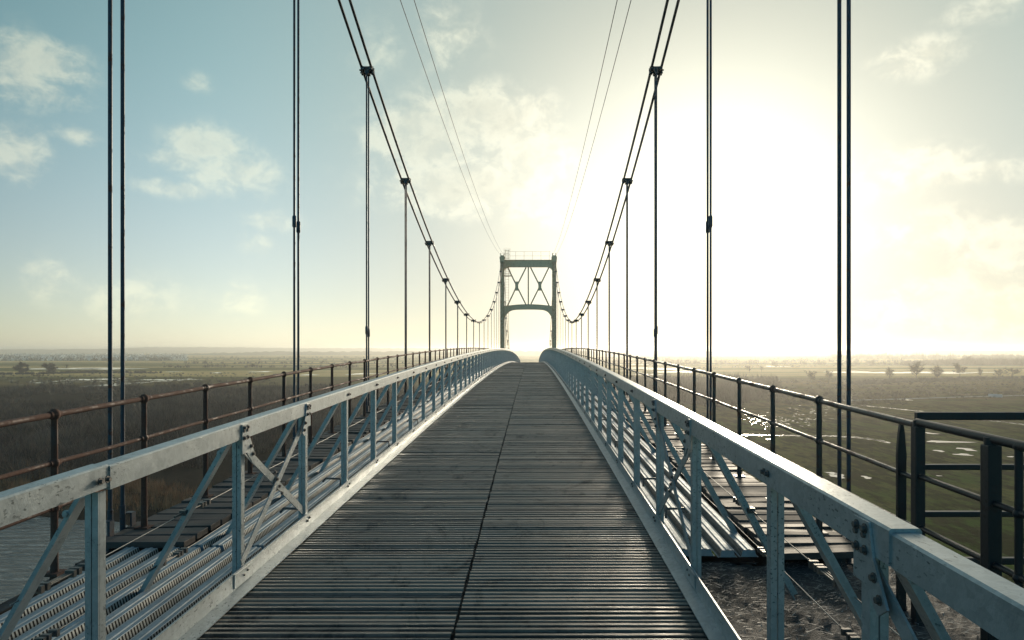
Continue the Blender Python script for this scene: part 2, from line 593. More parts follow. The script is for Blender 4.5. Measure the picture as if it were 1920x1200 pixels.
YS = [0.4 + 0.6 * i for i in range(192)]      # stations along the deck
L0, LP = 5.64, 4.30                            # first hanger and hanger spacing
TY = 78.6                                      # far tower
YM = 40.6                                      # lowest point of the cables


def cable_z(y):
    if y <= TY - 0.2:
        return 1.68 + 0.11 * ((y - YM) / LP) ** 2
    return None


CABLE_TOP = 10.25
SIDE = [(TY + 3.2, 8.0), (TY + 6.9, 5.95), (TY + 10.6, 4.1), (TY + 14.3, 2.5), (TY + 18.0, 1.2), (TY + 21.7, 0.2), (TY + 26.5, -0.9)]

ORD = ['nearest', 'second', 'third', 'fourth', 'fifth', 'sixth', 'seventh', 'eighth', 'ninth', 'tenth', 'eleventh', 'twelfth',
       'thirteenth', 'fourteenth', 'fifteenth', 'sixteenth', 'seventeenth', 'eighteenth', 'nineteenth', 'twentieth', 'twenty-first',
       'twenty-second']


# ------------------------------------------------------------------ land and water
def build_land():
    # plain: one sheet out to the horizon
    b = MB()
    xs = [-9000, -4000, -2000, -1000, -500, -250, -120, -60, -30, 0, 30, 60, 120, 250, 500, 1000, 2000, 4000, 9000]
    ys = [-400, -100, -20, 30, 60, 90, 120, 180, 260, 400, 600, 900, 1500, 2500, 4500, 9000]
    vs = [(x, y, -22.0) for y in ys for x in xs]
    n = len(xs)
    b.add(vs, [(j * n + i, j * n + i + 1, (j + 1) * n + i + 1, (j + 1) * n + i) for j in range(len(ys) - 1) for i in range(n - 1)])
    tag(b.build('ground', M_GROUND), kind='structure')
    # river bend at lower left
    rnd = random.Random(4)
    edge = []
    ctrl = [(-22, -60), (-20, -10), (-22, 30), (-26, 58), (-36, 76), (-52, 86), (-75, 94), (-105, 104), (-150, 116), (-230, 128), (-400, 140), (-700, 150)]
    for i in range(len(ctrl) - 1):
        for q in range(6):
            f = q / 6
            edge.append((ctrl[i][0] * (1 - f) + ctrl[i + 1][0] * f + rnd.uniform(-1, 1), ctrl[i][1] * (1 - f) + ctrl[i + 1][1] * f + rnd.uniform(-1.2, 1.2)))
    vs = [(x, y, -21.9) for x, y in edge] + [(-700, -60, -21.9)]
    b = MB()
    b.add(vs, [tuple(range(len(vs)))])
    tag(b.build('river', M_RIVER), kind='structure')

    # shallow floods and puddles lying in the meadows
    def blob(b, x, y, lx, ly, rot=0.0, n=22, z=-21.93, r=rnd):
        ph = [r.uniform(0, 6.28) for _ in range(4)]
        vs = []
        for i in range(n):
            a = 2 * math.pi * i / n
            q = 1 + 0.3 * math.sin(2 * a + ph[0]) + 0.25 * math.sin(3 * a + ph[1]) + 0.18 * math.sin(5 * a + ph[2]) + 0.12 * math.sin(8 * a + ph[3])
            u, w = math.cos(a) * lx * q, math.sin(a) * ly * q
            vs.append((x + u * math.cos(rot) - w * math.sin(rot), y + u * math.sin(rot) + w * math.cos(rot), z))
        b.add(vs, [tuple(range(n))])

    pools = MB()
    for px0, px1, py, h in [(1605, 1835, 698.5, 4.0), (1580, 1640, 697, 2.0), (60, 215, 691, 2.6), (150, 260, 691.5, 2.0), (130, 205, 711.5, 2.0),
                            (200, 225, 711, 2.4), (165, 230, 722.5, 1.6), (255, 355, 712, 1.4), (1180, 1290, 691, 3.0), (1230, 1320, 697, 2.5),
                            (1185, 1240, 702, 2.0), (1160, 1240, 683, 1.6), (655, 700, 701, 2.2), (470, 510, 697, 1.2), (560, 600, 703, 1.2),
                            (1440, 1470, 687, 1.6), (105, 118, 714.5, 3.2), (65, 80, 717.5, 1.8), (318, 330, 697, 1.4), (395, 415, 699, 1.2)]:
        xc, yc = at((px0 + px1) / 2, py)
        _, ya = at(0, py - h / 2)
        _, yb = at(0, py + h / 2)
        blob(pools, xc, yc, (px1 - px0) / 2 / F * yc, (ya - yb) / 2, 0.0, 40, -21.95)
    tag(pools.build('flood_water', M_POOL), kind='structure')
    pud = MB()

    def streak(px, py, w, h):
        x, y = at(px, py)
        blob(pud, x, y, w / 2 / F * y, max(h, 0.5) / 2 * y * y / (22 * F), rnd.uniform(-0.05, 0.05), 14, -21.91)

    for _ in range(230):
        u = rnd.random()
        px = 1400 + 208 * u + rnd.gauss(0, 12)
        py = 778 + 18 * math.sin(u * 5.0) + rnd.gauss(0, 8) - 8 * u
        streak(px, py, rnd.uniform(1.5, 7) * (0.55 + 0.6 * u), rnd.uniform(0.35, 0.8))
    for i in range(44):                         # the long bent ditch of water
        f = i / 43
        px = 1385 + 275 * f
        py = 816 + 3 * f + (f ** 6) * 10
        streak(px + rnd.uniform(-1, 1), py + rnd.uniform(-0.4, 0.4), 11, 1.6 + 3.5 * f ** 5)
    for i in range(36):
        f = i / 35
        streak(1615 + 112 * f + rnd.uniform(-2, 2), 760.5 + 11 * f + rnd.uniform(-.5, .5), rnd.uniform(2, 6), 1.7)
    for i in range(36):
        f = i / 35
        streak(1815 + 125 * f, 784 + 15 * f + rnd.uniform(-.5, .5), rnd.uniform(2, 5.5), 2.0)
    for i in range(24):
        f = i / 23
        streak(1720 + 90 * f, 731 + 8 * f, rnd.uniform(3, 6), 1.4)
    for i in range(60):
        f = i / 59
        streak(1285 + 60 * f + rnd.gauss(0, 10), 748 + 12 * f + rnd.gauss(0, 3), rnd.uniform(3, 12), 1.6)
    for px, py, w, h in [(1775, 829, 80, 3.5), (1812, 843, 28, 5), (1760, 846, 20, 3), (1805, 853, 40, 3), (1895, 857, 14, 2), (1745, 813, 20, 3),
                         (1570, 893, 32, 7), (1625, 896, 16, 5), (1560, 888, 20, 4), (1697, 750, 22, 2), (1420, 848, 30, 4), (1405, 838, 18, 3),
                         (1760, 893, 8, 2), (1445, 824, 14, 2), (1440, 852, 20, 3)]:
        streak(px, py, w, h)
    for i in range(70):                         # thin glints in the left meadow
        f = i / 69
        streak(155 + 200 * f, 725 - 14 * f + rnd.gauss(0, 0.7), rnd.uniform(2, 7), 1.0)
    for i in range(50):
        streak(rnd.uniform(0, 240), 717 + rnd.gauss(0, 3.5), rnd.uniform(2, 9), rnd.uniform(0.6, 1.2))
    tag(pud.build('puddles', M_POOL), kind='structure')
    # gravel track
    tr = MB()
    pts = [at(px, py) for px, py in [(1560, 751), (1640, 749.5), (1720, 747), (1800, 744.5), (1860, 743), (1960, 740), (2300, 733)]]
    for i in range(len(pts) - 1):
        (x0, y0), (x1, y1) = pts[i], pts[i + 1]
        tr.add([(x0, y0 - 2.4, -21.97), (x1, y1 - 2.4, -21.97), (x1, y1 + 2.4, -21.97), (x0, y0 + 2.4, -21.97)], [(0, 1, 2, 3)])
    tag(tr.build('field_track', M_TRACK), kind='structure')
    x, y = at(1866, 745)
    t = thing('ditch_crossing', 'small pale concrete ditch crossing beside the field track at far right', 'crossing', (x, y, -21.9))
    b = MB()
    b.box((0, 0, 0.35), (4.6, 3.0, 0.7))
    b.build('slab', M_CONC, t, bevel=0.05)
    for s in (-1, 1):
        b = MB()
        b.box((0, s * 1.62, 0.7), (4.2, 0.22, 1.3))
        b.build('parapet', M_CONC, t, bevel=0.03)

    # far wooded ridges, with a ragged skyline of tree heads
    def ridge(x0, x1, y, depth, h0, hv, seed):
        r = random.Random(seed)
        b = MB()
        n = 220
        ph = [r.uniform(0, 6.28) for _ in range(5)]
        rows = []
        for i in range(n + 1):
            f = i / n
            x = x0 + (x1 - x0) * f
            env = min(1, f * 6, (1 - f) * 6)
            h = h0 + hv * (math.sin(f * 5 + ph[0]) + 0.6 * math.sin(f * 13 + ph[1]) + 0.3 * math.sin(f * 31 + ph[2]))
            h = max(1.0, h * env)
            jag = r.uniform(0, 6)
            rows.append([(x, y - depth, -22.5), (x, y - depth * 0.4, -22 + h * 0.75 + r.uniform(0, 3)), (x, y, -22 + h + jag), (x, y + depth * 0.6, -22 + h * 0.5), (x, y + depth, -22.5)])
        m = 5
        vs = [p for rr in rows for p in rr]
        b.add(vs, [(i * m + j, (i + 1) * m + j, (i + 1) * m + j + 1, i * m + j + 1) for i in range(n) for j in range(m - 1)])
        tag(b.build('hills', M_HILL), kind='structure')
    ridge(-3700, 900, 5200, 700, 30, 4, 1)
    ridge(-600, 6000, 6200, 800, 24, 5, 2)
    ridge(-5200, -2000, 4300, 500, 21, 2, 3)
    ridge(900, 4200, 3300, 250, 13, 2, 5)
    ridge(-1500, 1200, 2800, 160, 9, 2, 6)


build_land()


# ------------------------------------------------------------------ plants
def blades(b, x, y, z, w, h, n, r, spread=0.5, thick=0.10):
    """a clump of bare stems and twigs, fanning out from its foot"""
    for _ in range(n):
        a = r.uniform(0, 6.283)
        q = r.random() ** 0.6 * w
        bx, by = x + math.cos(a) * q * 0.5, y + math.sin(a) * q * 0.5
        t0 = r.uniform(0.0, 0.45) * h
        ln = h * r.uniform(0.45, 1.0) * (1 - 0.45 * q / max(w, 0.01))
        tx, ty = bx + math.cos(a + r.uniform(-.8, .8)) * spread * ln * r.random(), by + math.sin(a + r.uniform(-.8, .8)) * spread * ln * r.random()
        th = thick * r.uniform(0.5, 1.3)
        ca, sa = math.cos(a + 1.57) * th, math.sin(a + 1.57) * th
        top = max(t0 + 0.3, ln)
        b.add([(bx - ca, by - sa, z + t0 * 0.6), (bx + ca, by + sa, z + t0 * 0.6), (tx, ty, z + top)], [(0, 1, 2)])


def scrub_patch(name, material, boxes, r, kind='stuff'):
    b = MB()
    for (x0, x1, y0, y1, n, hmin, hmax, k, th) in boxes:
        for _ in range(n):
            x, y = r.uniform(x0, x1), r.uniform(y0, y1)
            if x < 0 and y < 112 - 0.10 * (x + 100) and x < -30 and y < 92 + 0.16 * (-x - 50):
                continue
            h = r.uniform(hmin, hmax)
            blades(b, x, y, -22, h * 0.5, h, k, r, 0.35, th)
    return tag(b.build(name, material), kind=kind)


rs = random.Random(21)
# the bare wood on the left bank, one dense mass of twigs
lb = MB()
for _ in range(3300):
    y = 112 + (rs.random() ** 1.3) * 315
    xl = -998 / F * y - 40
    x = rs.uniform(xl, -18 - 0.10 * y)
    if y < 104 + 0.13 * (-x - 60) or y < 100:
        continue
    wv = math.sin(x * 0.043 + 1.3 * math.sin(y * 0.027)) + math.sin(y * 0.051 + x * 0.02) + 0.6 * math.sin(x * 0.11 - y * 0.07)
    if wv < -1.1 or y > 395 + 22 * math.sin(x * 0.03) + 10 * math.sin(x * 0.09):
        continue
    h = rs.uniform(3.5, 6.5) + 1.5 * wv
    h = max(2.5, h) * (1.0 if y < 330 else 0.8)
    blades(lb, x, y, -22, h * 0.55, h, 52, rs, 0.75, 0.05 + y * 0.00018)
for _ in range(420):
    x, y = at(rs.uniform(-60, 520), rs.uniform(700, 721))
    h = rs.uniform(0.8, 2.8)
    blades(lb, x, y, -22, h * 1.2, h, 22, rs, 0.6, 0.12)
tag(lb.build('bare_wood', M_SCRUB), kind='stuff')
rb = MB()
for _ in range(520):
    f = rs.random()
    x = -28 - 75 * f
    y = 64 + 46 * f ** 0.8 + rs.uniform(0, 22)
    if y < 90 + 0.16 * (-x - 50) and x < -30:
        y += 14
    blades(rb, x, y, -22, 1.6, rs.uniform(1.8, 3.4), 60, rs, 0.25, 0.03)
tag(rb.build('reeds', M_REED), kind='stuff')
# brushwood beyond the meadow on the right
rt = MB()
for _ in range(1700):
    px = 1040 + 420 * rs.random() ** 0.9
    x, y = at(px, rs.uniform(712, 768 - 12 * abs(math.sin(px * 0.021)) - max(0, (px - 1400) * 0.25)))
    h = rs.uniform(3.5, 9.5) * (0.75 if px > 1400 else 1)
    blades(rt, x, y, -22, h * 0.5, h, 36, rs, 0.5, 0.17)
for _ in range(330):
    x, y = at(rs.uniform(1440, 1700), rs.uniform(738, 760))
    h = rs.uniform(1.0, 3.2)
    blades(rt, x, y, -22, h * 0.8, h, 22, rs, 0.4, 0.07)
for _ in range(150):
    x, y = at(rs.uniform(1640, 2000), rs.uniform(730, 750))
    h = rs.uniform(0.8, 2.6)
    blades(rt, x, y, -22, h * 0.8, h, 20, rs, 0.4, 0.07)
tag(rt.build('brushwood', M_TWIG), kind='stuff')
# far belts of trees on the plain
fb = MB()
for _ in range(520):
    x, y = at(rs.uniform(1430, 2000), rs.uniform(712, 744))
    h = rs.uniform(0.7, 2.4)
    blades(fb, x, y, -22, h * 1.3, h, 22, rs, 0.6, 0.16)
for _ in range(950):
    px = rs.uniform(1690, 2080)
    x, y = at(px, rs.uniform(680, 686))
    h = rs.uniform(8, 15) * min(1, 0.5 + (px - 1690) / 250)
    blades(fb, x, y, -22, h * 0.55, h, 34, rs, 0.45, 0.40)
for _ in range(300):
    px = rs.uniform(1560, 2080)
    x, y = at(px, rs.uniform(670, 674))
    h = rs.uniform(10, 19)
    blades(fb, x, y, -22, h * 0.7, h, 26, rs, 0.4, 1.0)
for _ in range(520):
    px = rs.uniform(1050, 1700)
    x, y = at(px, rs.choice([673, 679, 684]) + rs.uniform(-0.7, .7))
    h = rs.uniform(5, 11)
    blades(fb, x, y, -22, h * 0.8, h, 20, rs, 0.35, 0.4)
for _ in range(300):
    px = rs.uniform(300, 860)
    x, y = at(px, rs.choice([671, 675, 682, 689]) + rs.uniform(-0.6, .6))
    h = rs.uniform(3, 9)
    blades(fb, x, y, -22, h * 0.9, h, 20, rs, 0.35, 0.35)
tag(fb.build('far_tree_belt', M_TWIG), kind='stuff')
fr = MB()
for _ in range(2600):
    px = -80 + 430 * rs.random() ** 1.25
    x, y = at(px, rs.uniform(664, 676.5))
    h = rs.uniform(5, 13)
    blades(fr, x, y, -22, h * 0.7, h, 12, rs, 0.7, 1.5)
tag(fr.build('frosted_wood', M_FROST), kind='stuff')


def bare_tree(px, py, hpx, label, wide=0.5, twigs=300, name='bare_tree', dense=1.0, group='bare trees on the plain', material=None, thick=1.0):
    x, y = at(px, py)
    h = hpx / F * y
    r = random.Random(int(px * 7 + py))
    t = thing(name, label, 'tree', (x, y, -22), group)
    tr, cr = MB(), MB()
    tr.tube([(0, 0, -0.2), (r.uniform(-.1, .1), 0, h * 0.2), (r.uniform(-.3, .3), 0, h * 0.5), (r.uniform(-.4, .4), 0, h * 0.82)], [h * 0.026, h * 0.021, h * 0.013, h * 0.004], 7)
    ends = []
    for i in range(16):
        z0 = h * (r.uniform(0.03, 0.55) if thick > 1 else r.uniform(0.2, 0.62))
        a = r.uniform(0, 6.283)
        ln = h * r.uniform(0.2, 0.42)
        up = r.uniform(0.1, 1.0) if thick > 1 else r.uniform(0.4, 1.1)
        ex, ey, ez = math.cos(a) * ln * wide * 1.5, math.sin(a) * ln * wide * 1.5, z0 + ln * up
        mx, my, mz = ex * 0.5, ey * 0.5, z0 + ln * up * 0.38
        tr.tube([(0, 0, z0), (mx, my, mz), (ex, ey, min(ez, h * 0.95))], [h * 0.011, h * 0.007, h * 0.003], 5, cap=False)
        ends += [(mx, my, mz), (ex * .8, ey * .8, (mz + ez) / 2), (ex, ey, ez)]
    ends += [(0, 0, h * 0.7), (0, 0, h * 0.8)]
    for _ in range(int(twigs * dense * 2.2)):
        ex, ey, ez = r.choice(ends)
        d = Vector((r.gauss(0, 1), r.gauss(0, 1), r.gauss(0.5, 0.7))).normalized() * h * r.uniform(0.07, 0.26)
        sd = Vector((r.gauss(0, 1), r.gauss(0, 1), r.gauss(0, 1))).normalized() * h * 0.011 * thick
        p = Vector((ex, ey, ez))
        e = p + d
        e.z = min(e.z, h)
        cr.add([p - sd, p + sd, e], [(0, 1, 2)])
    tr.build('trunk', M_BARK, t)
    cr.build('crown', material or M_TWIG, t)
    return t


bare_tree(1668, 714, 28, 'slender bare tree standing alone against the shining flood, left of a twin crowned tree', 0.45)
bare_tree(1718, 714, 38, 'tall wispy bare tree in the hedge in front of the middle of the shining flood', 0.55, 340)
bare_tree(1757, 715, 32, 'dense dark bare tree in the hedge below the right part of the flood', 0.55, 420)
bare_tree(1800, 708, 28, 'round headed dark bare tree on a clear trunk at the right end of the flood', 0.75, 460)
bare_tree(1838, 708, 20, 'small narrow pointed bare tree just beyond the right end of the flood', 0.3, 240)
bare_tree(1872, 710, 20, 'low broad bare tree in the hedge between a narrow tree and a wide dark thicket', 0.7, 300)
bare_tree(1898, 709, 22, 'wide dark bushy tree in the hedge nearest the right edge of the view', 1.0, 520)
bare_tree(1521, 718, 26, 'pale hazy bare tree left of the two nearest right hanger rods', 0.65, 260)
bare_tree(1554, 718, 26, 'thin hazy bare tree just left of the nearest right hanger rods', 0.45, 220)
bare_tree(1428, 697, 13, 'small hazy tree on the far meadow beside a rounded thicket', 0.6, 200)
bare_tree(1405, 699, 16, 'rounded hazy thicket tree on the far meadow right of centre', 0.9, 260)
bare_tree(1812, 686, 20, 'tall domed bare tree rising above the far tree belt on the right', 0.8, 420)
bare_tree(38, 700, 24, 'broad dark bush like tree at the far left edge of the meadow', 1.0, 1500, material=M_SCRUB, thick=2.0)
bare_tree(94, 700, 22, 'dark rounded bare tree between the far left bush and the long flood strip', 0.8, 1400, material=M_SCRUB, thick=2.0)
bare_tree(124, 692, 10, 'tiny bare tree standing on the bank of the long flood strip at left', 0.6, 160)
bare_tree(660, 690, 14, 'small hazy tree on the pale field seen between two left hangers', 0.5, 180)
bare_tree(735, 692, 14, 'faint hazy tree on the pale field behind the left outer railing', 0.5, 180)


def hedge(label, pts, hmin, hmax, n, seed):
    r = random.Random(seed)
    x0, y0 = at(*pts[0])
    t = MB()
    w = [at(*p) for p in pts]
    for _ in range(n):
        i = r.randrange(len(w) - 1)
        f = r.random()
        x = w[i][0] * (1 - f) + w[i + 1][0] * f + r.gauss(0, 1.0)
        y = w[i][1] * (1 - f) + w[i + 1][1] * f + r.gauss(0, 3.0)
        h = r.uniform(hmin, hmax)
        blades(t, x - x0, y - y0, 0, h * 0.8, h, 30, r, 0.5, 0.22)
    o = t.build('hedge', M_HEDGE, None, (x0, y0, -22))
    tag(o, label, 'hedge')


hedge('rough grey bramble hedge running under the bare trees on the right', [(1600, 722), (1680, 717), (1760, 714), (1850, 712), (2000, 708)], 1.6, 5.0, 440, 5)
hedge('low dark hedge crossing the far pale fields on the right', [(1300, 690), (1600, 686), (1700, 684)], 1.0, 2.6, 150, 6)
hedge('low dark hedge line below the far flood strip on the left', [(-60, 703), (60, 702), (170, 699), (300, 700)], 1.2, 4.5, 340, 7)


# ------------------------------------------------------------------ footway deck
def build_deck():
    root = thing('walkway_deck', 'dark wet ribbed timber deck in two halves running down the middle of the bridge', 'deck', (WC, 0, 0))
    P = 0.0592
    r = random.Random(3)
    for x0, x1 in ((-1.795, -0.437), (-0.419, 0.955)):
        b = MB()
        y = 0.9
        i = 0
        dz, tilt, xa, xb = 0.0, 0.0, 0.0, 0.0
        lead = r.uniform(-0.004, 0.004)
        while y < 112:
            if i % 2 == 0:
                dz = r.gauss(0, 0.0028)
                tilt = r.gauss(0, 0.022)
                lead = r.gauss(0, 0.003)
                xa, xb = x0 - WC + r.gauss(0, 0.002), x1 - WC + r.gauss(0, 0.002)
                skew = r.gauss(0, 0.0012)
                gap = 0.020 + max(0, r.gauss(0, 0.004)) + (0.014 if r.random() < 0.08 else 0)
            else:
                gap = 0.018 + max(0, r.gauss(0, 0.0015))
            yy = y + lead * 0.4
            top = P - gap
            prof = [(0, -0.022), (0.004, -0.002), (0.009, 0.0), (top - 0.009, 0.0), (top - 0.004, -0.002), (top, -0.022), (P, -0.024)]
            vs = []
            for qy, qz in prof:
                for xx, sgn in ((xa, -1), ((xa + xb) / 2, 0), (xb, 1)):
                    vs.append((xx, yy + qy + sgn * skew, fz(yy + qy) + qz + dz + tilt * (qy - 0.03) + (0.0 if sgn else r.gauss(0, 0.0008))))
            b.add(vs, [(k * 3 + j, k * 3 + j + 1, (k + 1) * 3 + j + 1, (k + 1) * 3 + j) for k in range(len(prof) - 1) for j in (0, 1)])
            y += P
            i += 1
        b.build('deck_half', M_DECK, root)
    st = [q for q in YS if q < 112]
    for xo in (-1.3, -0.008, 1.3):
        g = MB()
        g.sweep([(xo, y, fz(y) - 0.15) for y in st], [(-.06, -.12), (.06, -.12), (.06, .11), (-.06, .11)])
        g.build('girder', M_DARK, root)


build_deck()


# ------------------------------------------------------------------ inner railings
def build_railing(sgn):
    side = 'left' if sgn < 0 else 'right'
    hr = 1.055 if sgn < 0 else 1.088
    X = 1.475                                    # post line from the footway centre
    root = thing('railing', 'galvanised steel %s railing of the footway with outward braces and a toe plate' % side, 'railing', (WC, 0, 0), 'galvanised railings of the footway')
    posts = [0.82, 2.08, 2.94, 4.38, 5.62]
    while posts[-1] < 108:
        posts.append(posts[-1] + 1.25)

    def top(y):
        return fz(y) + hr

    # handrail: hollow section, far length sleeved over the near one
    def rail(y0, y1, w, h, drop, name='handrail'):
        ys = [y0] + [q for q in YS if y0 + 0.05 < q < y1 - 0.05] + [y1]
        c = 0.007
        prof = [(-w / 2, -h), (w / 2, -h), (w / 2, -c), (w / 2 - c, 0), (-w / 2 + c, 0), (-w / 2, -c)]
        b = MB()
        b.sweep([(sgn * X, y, top(y) - drop) for y in ys], prof)
        b.build(name, M_GALV, root)
    joint = 1.93 if sgn > 0 else 2.99
    rail(0.35, joint, 0.082, 0.10, 0.010 if sgn > 0 else -0.006)
    rail(joint, 109, 0.094, 0.106, 0.0)
    # toe plate: upright leg and a lip lapping on to the boards
    b = MB()
    st = [q for q in YS if q < 111]
    xi = sgn * (X - 0.036)
    b.sweep([(xi, y, fz(y)) for y in st], [(-.005, -.10), (.005, -.10), (.005, .130), (-.005, .130)])
    a = -sgn
    lip = [(a * 0.0055, 0.016), (a * 0.085, 0.006), (a * 0.085, 0.012), (a * 0.0055, 0.026)]
    b.sweep([(xi, y, fz(y)) for y in st], lip if a < 0 else lip[::-1])
    b.build('toe_plate', M_GALV, root)

    # posts: two channels back to back with a slot between; braces to an outrigger
    def post_mb(y, near):
        m = MB()
        z0, z1 = fz(y) - 0.06, top(y) - 0.107
        for s in (-1, 1):
            m.box((s * 0.0155, 0, (z0 + z1) / 2), (0.026, 0.010, z1 - z0))
            m.box((s * 0.0265, 0.026, (z0 + z1) / 2), (0.005, 0.042, z1 - z0))
        m.box((0, 0.009, (z0 + z1) / 2), (0.005, 0.007, z1 - z0))
        return m

    def bolt_spots(y):
        xi2 = -sgn * 0.048
        return [(xi2, -0.025, top(y) - 0.055, 0.010, 0.016), (xi2, 0.025, top(y) - 0.055, 0.010, 0.016),
                (-sgn * 0.041, 0.0, fz(y) + 0.075, 0.008, 0.012), (-sgn * 0.041, 0.055, fz(y) + 0.09, 0.008, 0.012)]
    for i, y in enumerate(posts):
        pm = post_mb(y, i < 12)
        if 9 <= i < 34:
            for q in bolt_spots(y):
                pm.bolt(q[:3], q[3], q[4], 'x', -sgn, 1)
        p = pm.build('post', [M_GALV, M_BOLT], root, (sgn * X, y, 0))
        if i < 9:
            for q in bolt_spots(y):
                m = MB()
                m.bolt((0, 0, 0), q[3], q[4], 'x', -sgn)
                m.build('bolt', M_BOLT, p, q[:3])
        # outward brace, an angle bar
        m = MB()
        a0 = Vector((sgn * 0.052, 0.03, top(y) - 0.13))
        a1 = Vector((sgn * 0.63, 0.03, fz(y) - 0.085))
        m.bar(a0, a1, 0.072, 0.007, (0, 1, 0))
        off = Vector((sgn * 0.022, 0.033, 0.010))
        m.bar(a0 + off, a1 + off, 0.007, 0.045, (0, 1, 0))
        if sgn < 0 or i > 3:
            m.box((sgn * 0.65, 0.03, fz(y) - 0.089), (0.11, 0.09, 0.008))
        m.bolt((sgn * 0.11, 0.0, top(y) - 0.20), 0.012, 0.014, 'y', -1)
        m.build('brace', M_GALV, root, (sgn * X, y, 0))
        if 3 < i < 40 or (sgn < 0 and i < 40):
            m = MB()
            m.box((sgn * 0.33, 0.03, fz(y) - 0.125), (0.72, 0.07, 0.06))
            m.build('outrigger', M_DARK, root, (sgn * X, y, 0))

    # crossed bars with gusset plates in the joint panels
    def xpanel(ya, yb):
        xo = -sgn * 0.012
        for (p, q, o) in ((ya, yb, 0.0), (yb, ya, 0.016)):
            m = MB()
            m.bar((sgn * X + xo - sgn * o, p, top(p) - 0.14), (sgn * X + xo - sgn * o, q, fz(q) + 0.15), 0.008, 0.058, (1, 0, 0))
            dg = m.build('diagonal', M_GALV, root)
        ym, zm = (ya + yb) / 2, (top((ya + yb) / 2) + fz((ya + yb) / 2)) / 2
        for dd in (-0.09, -0.03, 0.03, 0.09):
            m = MB()
            m.bolt((0, 0, 0), 0.010, 0.013, 'x', -sgn)
            m.build('bolt', M_BOLT, dg, (sgn * X + xo - sgn * 0.021, ym + dd * 0.75, zm - dd))
        for p, dr in ((ya, 1), (yb, -1)):
            tz = top(p)
            d = dr
            poly = [(p - 0.045 * d, tz - 0.012), (p + 0.05 * d, tz - 0.012), (p + 0.075 * d, tz - 0.11), (p + 0.155 * d, tz - 0.235), (p + 0.105 * d, tz - 0.27), (p + 0.02 * d, tz - 0.20), (p - 0.045 * d, tz - 0.20)]
            if d < 0:
                poly = poly[::-1]
            m = MB()
            xf = sgn * X - sgn * 0.0475
            m.prism(poly, min(xf, xf - sgn * 0.008), max(xf, xf - sgn * 0.008))
            gp = m.build('gusset_plate', M_GALV, root)
            for qy, qz in ((-0.02, -0.035), (0.03, -0.035), (-0.02, -0.10), (0.03, -0.10), (0.085, -0.165), (0.115, -0.22)):
                m = MB()
                m.bolt((0, 0, 0), 0.010, 0.014, 'x', -sgn)
                m.build('bolt', M_BOLT, gp, (xf - sgn * 0.008, p + qy * d, tz + qz))
        # splice in the toe plate
        m = MB()
        m.box((sgn * (X - 0.044), ya, fz(ya) + 0.075), (0.006, 0.28, 0.09))
        m.build('splice_plate', M_GALV, root, bevel=0.002)
    xpanel(4.38, 5.62)
    xpanel(0.82, 2.08)

    # wire ropes strung along the braces, with turnbuckles near the camera
    for frac, y0 in ((0.46, 2.94 if sgn < 0 else 1.0), (0.14, 1.0)):
        pts = []
        for j, y in enumerate(posts):
            if y < y0 - 0.01 or y > 100:
                continue
            xo = sgn * (X + 0.63 - 0.58 * frac)
            pts.append((xo, y + 0.01, fz(y) - 0.05 + (hr + .05) * frac))
            pts.append((xo, y + 0.6, fz(y + 0.6) - 0.05 + (hr + .05) * frac - 0.006))
        m = MB()
        m.tube(pts, 0.0030, 6)
        m.build('wire_rope', M_WIRE, root)
    for yk, frac in ((4.55, 0.46), (4.60, 0.14), (3.25, 0.46), (3.3, 0.14), (2.15, 0.14)):
        xo = sgn * (X + 0.63 - 0.58 * frac)
        z = fz(yk) - 0.05 + (hr + .05) * frac
        m = MB()
        for q in (-0.014, 0.014):
            m.tube([(xo + q, yk - 0.09, z), (xo + q, yk + 0.09, z + 0.004)], 0.005, 6)
        for dy in (-0.13, -0.09, 0.09, 0.13, 0.19):
            m.box((xo, yk + dy, z), (0.045, 0.022, 0.034))
        m.tube([(xo, yk - 0.24, z), (xo, yk + 0.26, z + 0.003)], 0.0065, 6)
        m.build('turnbuckle', M_BOLT, root)
    # latch hooks holding the planks
    for y in (5.9, 7.1, 9.5, 11.9):
        m = MB()
        xo = sgn * (X + 0.10)
        m.tube([(xo, y, fz(y) + 0.02), (xo, y, fz(y) + 0.10), (xo + sgn * 0.16, y + 0.02, fz(y) + 0.10), (xo + sgn * 0.19, y + 0.02, fz(y) + 0.065)], 0.011, 8)
        m.build('hook', M_BOLT, root)


build_railing(-1)
build_railing(1)


# ------------------------------------------------------------------ steel planks beside the footway
def steel_plank(x, y0, y1, label, group, wide=0.150, seed=0):
    """trough shaped plank with slotted sides, running along the bridge"""
    ys = [y0] + [q for q in YS if y0 + 0.1 < q < y1 - 0.1] + [y1]
    z = -0.088
    h = 0.055
    b = MB()
    hw = wide / 2
    outer = [(-hw, 0.0), (-hw + 0.014, 0.0), (-hw + 0.030, h), (hw - 0.030, h), (hw - 0.014, 0.0), (hw, 0.0)]
    pts = [(0, y, fz(y) + z) for y in ys]
    for j in range(5):
        b.sweep(pts, outer[j:j + 2], True, False, 1 if j in (1, 3) else 0)
    # top strip with a rolled bead on each edge
    b.sweep(pts, [(-0.014, h + 0.0006), (-0.008, h + 0.006), (0.008, h + 0.006), (0.014, h + 0.0006)], False, False)
    b.sweep(pts, [(-hw + 0.030, h - 0.001), (-hw + 0.034, h + 0.003), (-hw + 0.040, h + 0.001)], False, False)
    b.sweep(pts, [(hw - 0.040, h + 0.001), (hw - 0.034, h + 0.003), (hw - 0.030, h - 0.001)], False, False)
    # closed end
    b.add([(q[0], y0 + 0.004, fz(y0) + z + q[1]) for q in outer[1:5]], [(0, 1, 2, 3)])
    o = b.build('steel_plank', [M_SHEET, M_SLOT], None, (x, 0, 0))
    tag(o, label, 'steel plank', group)


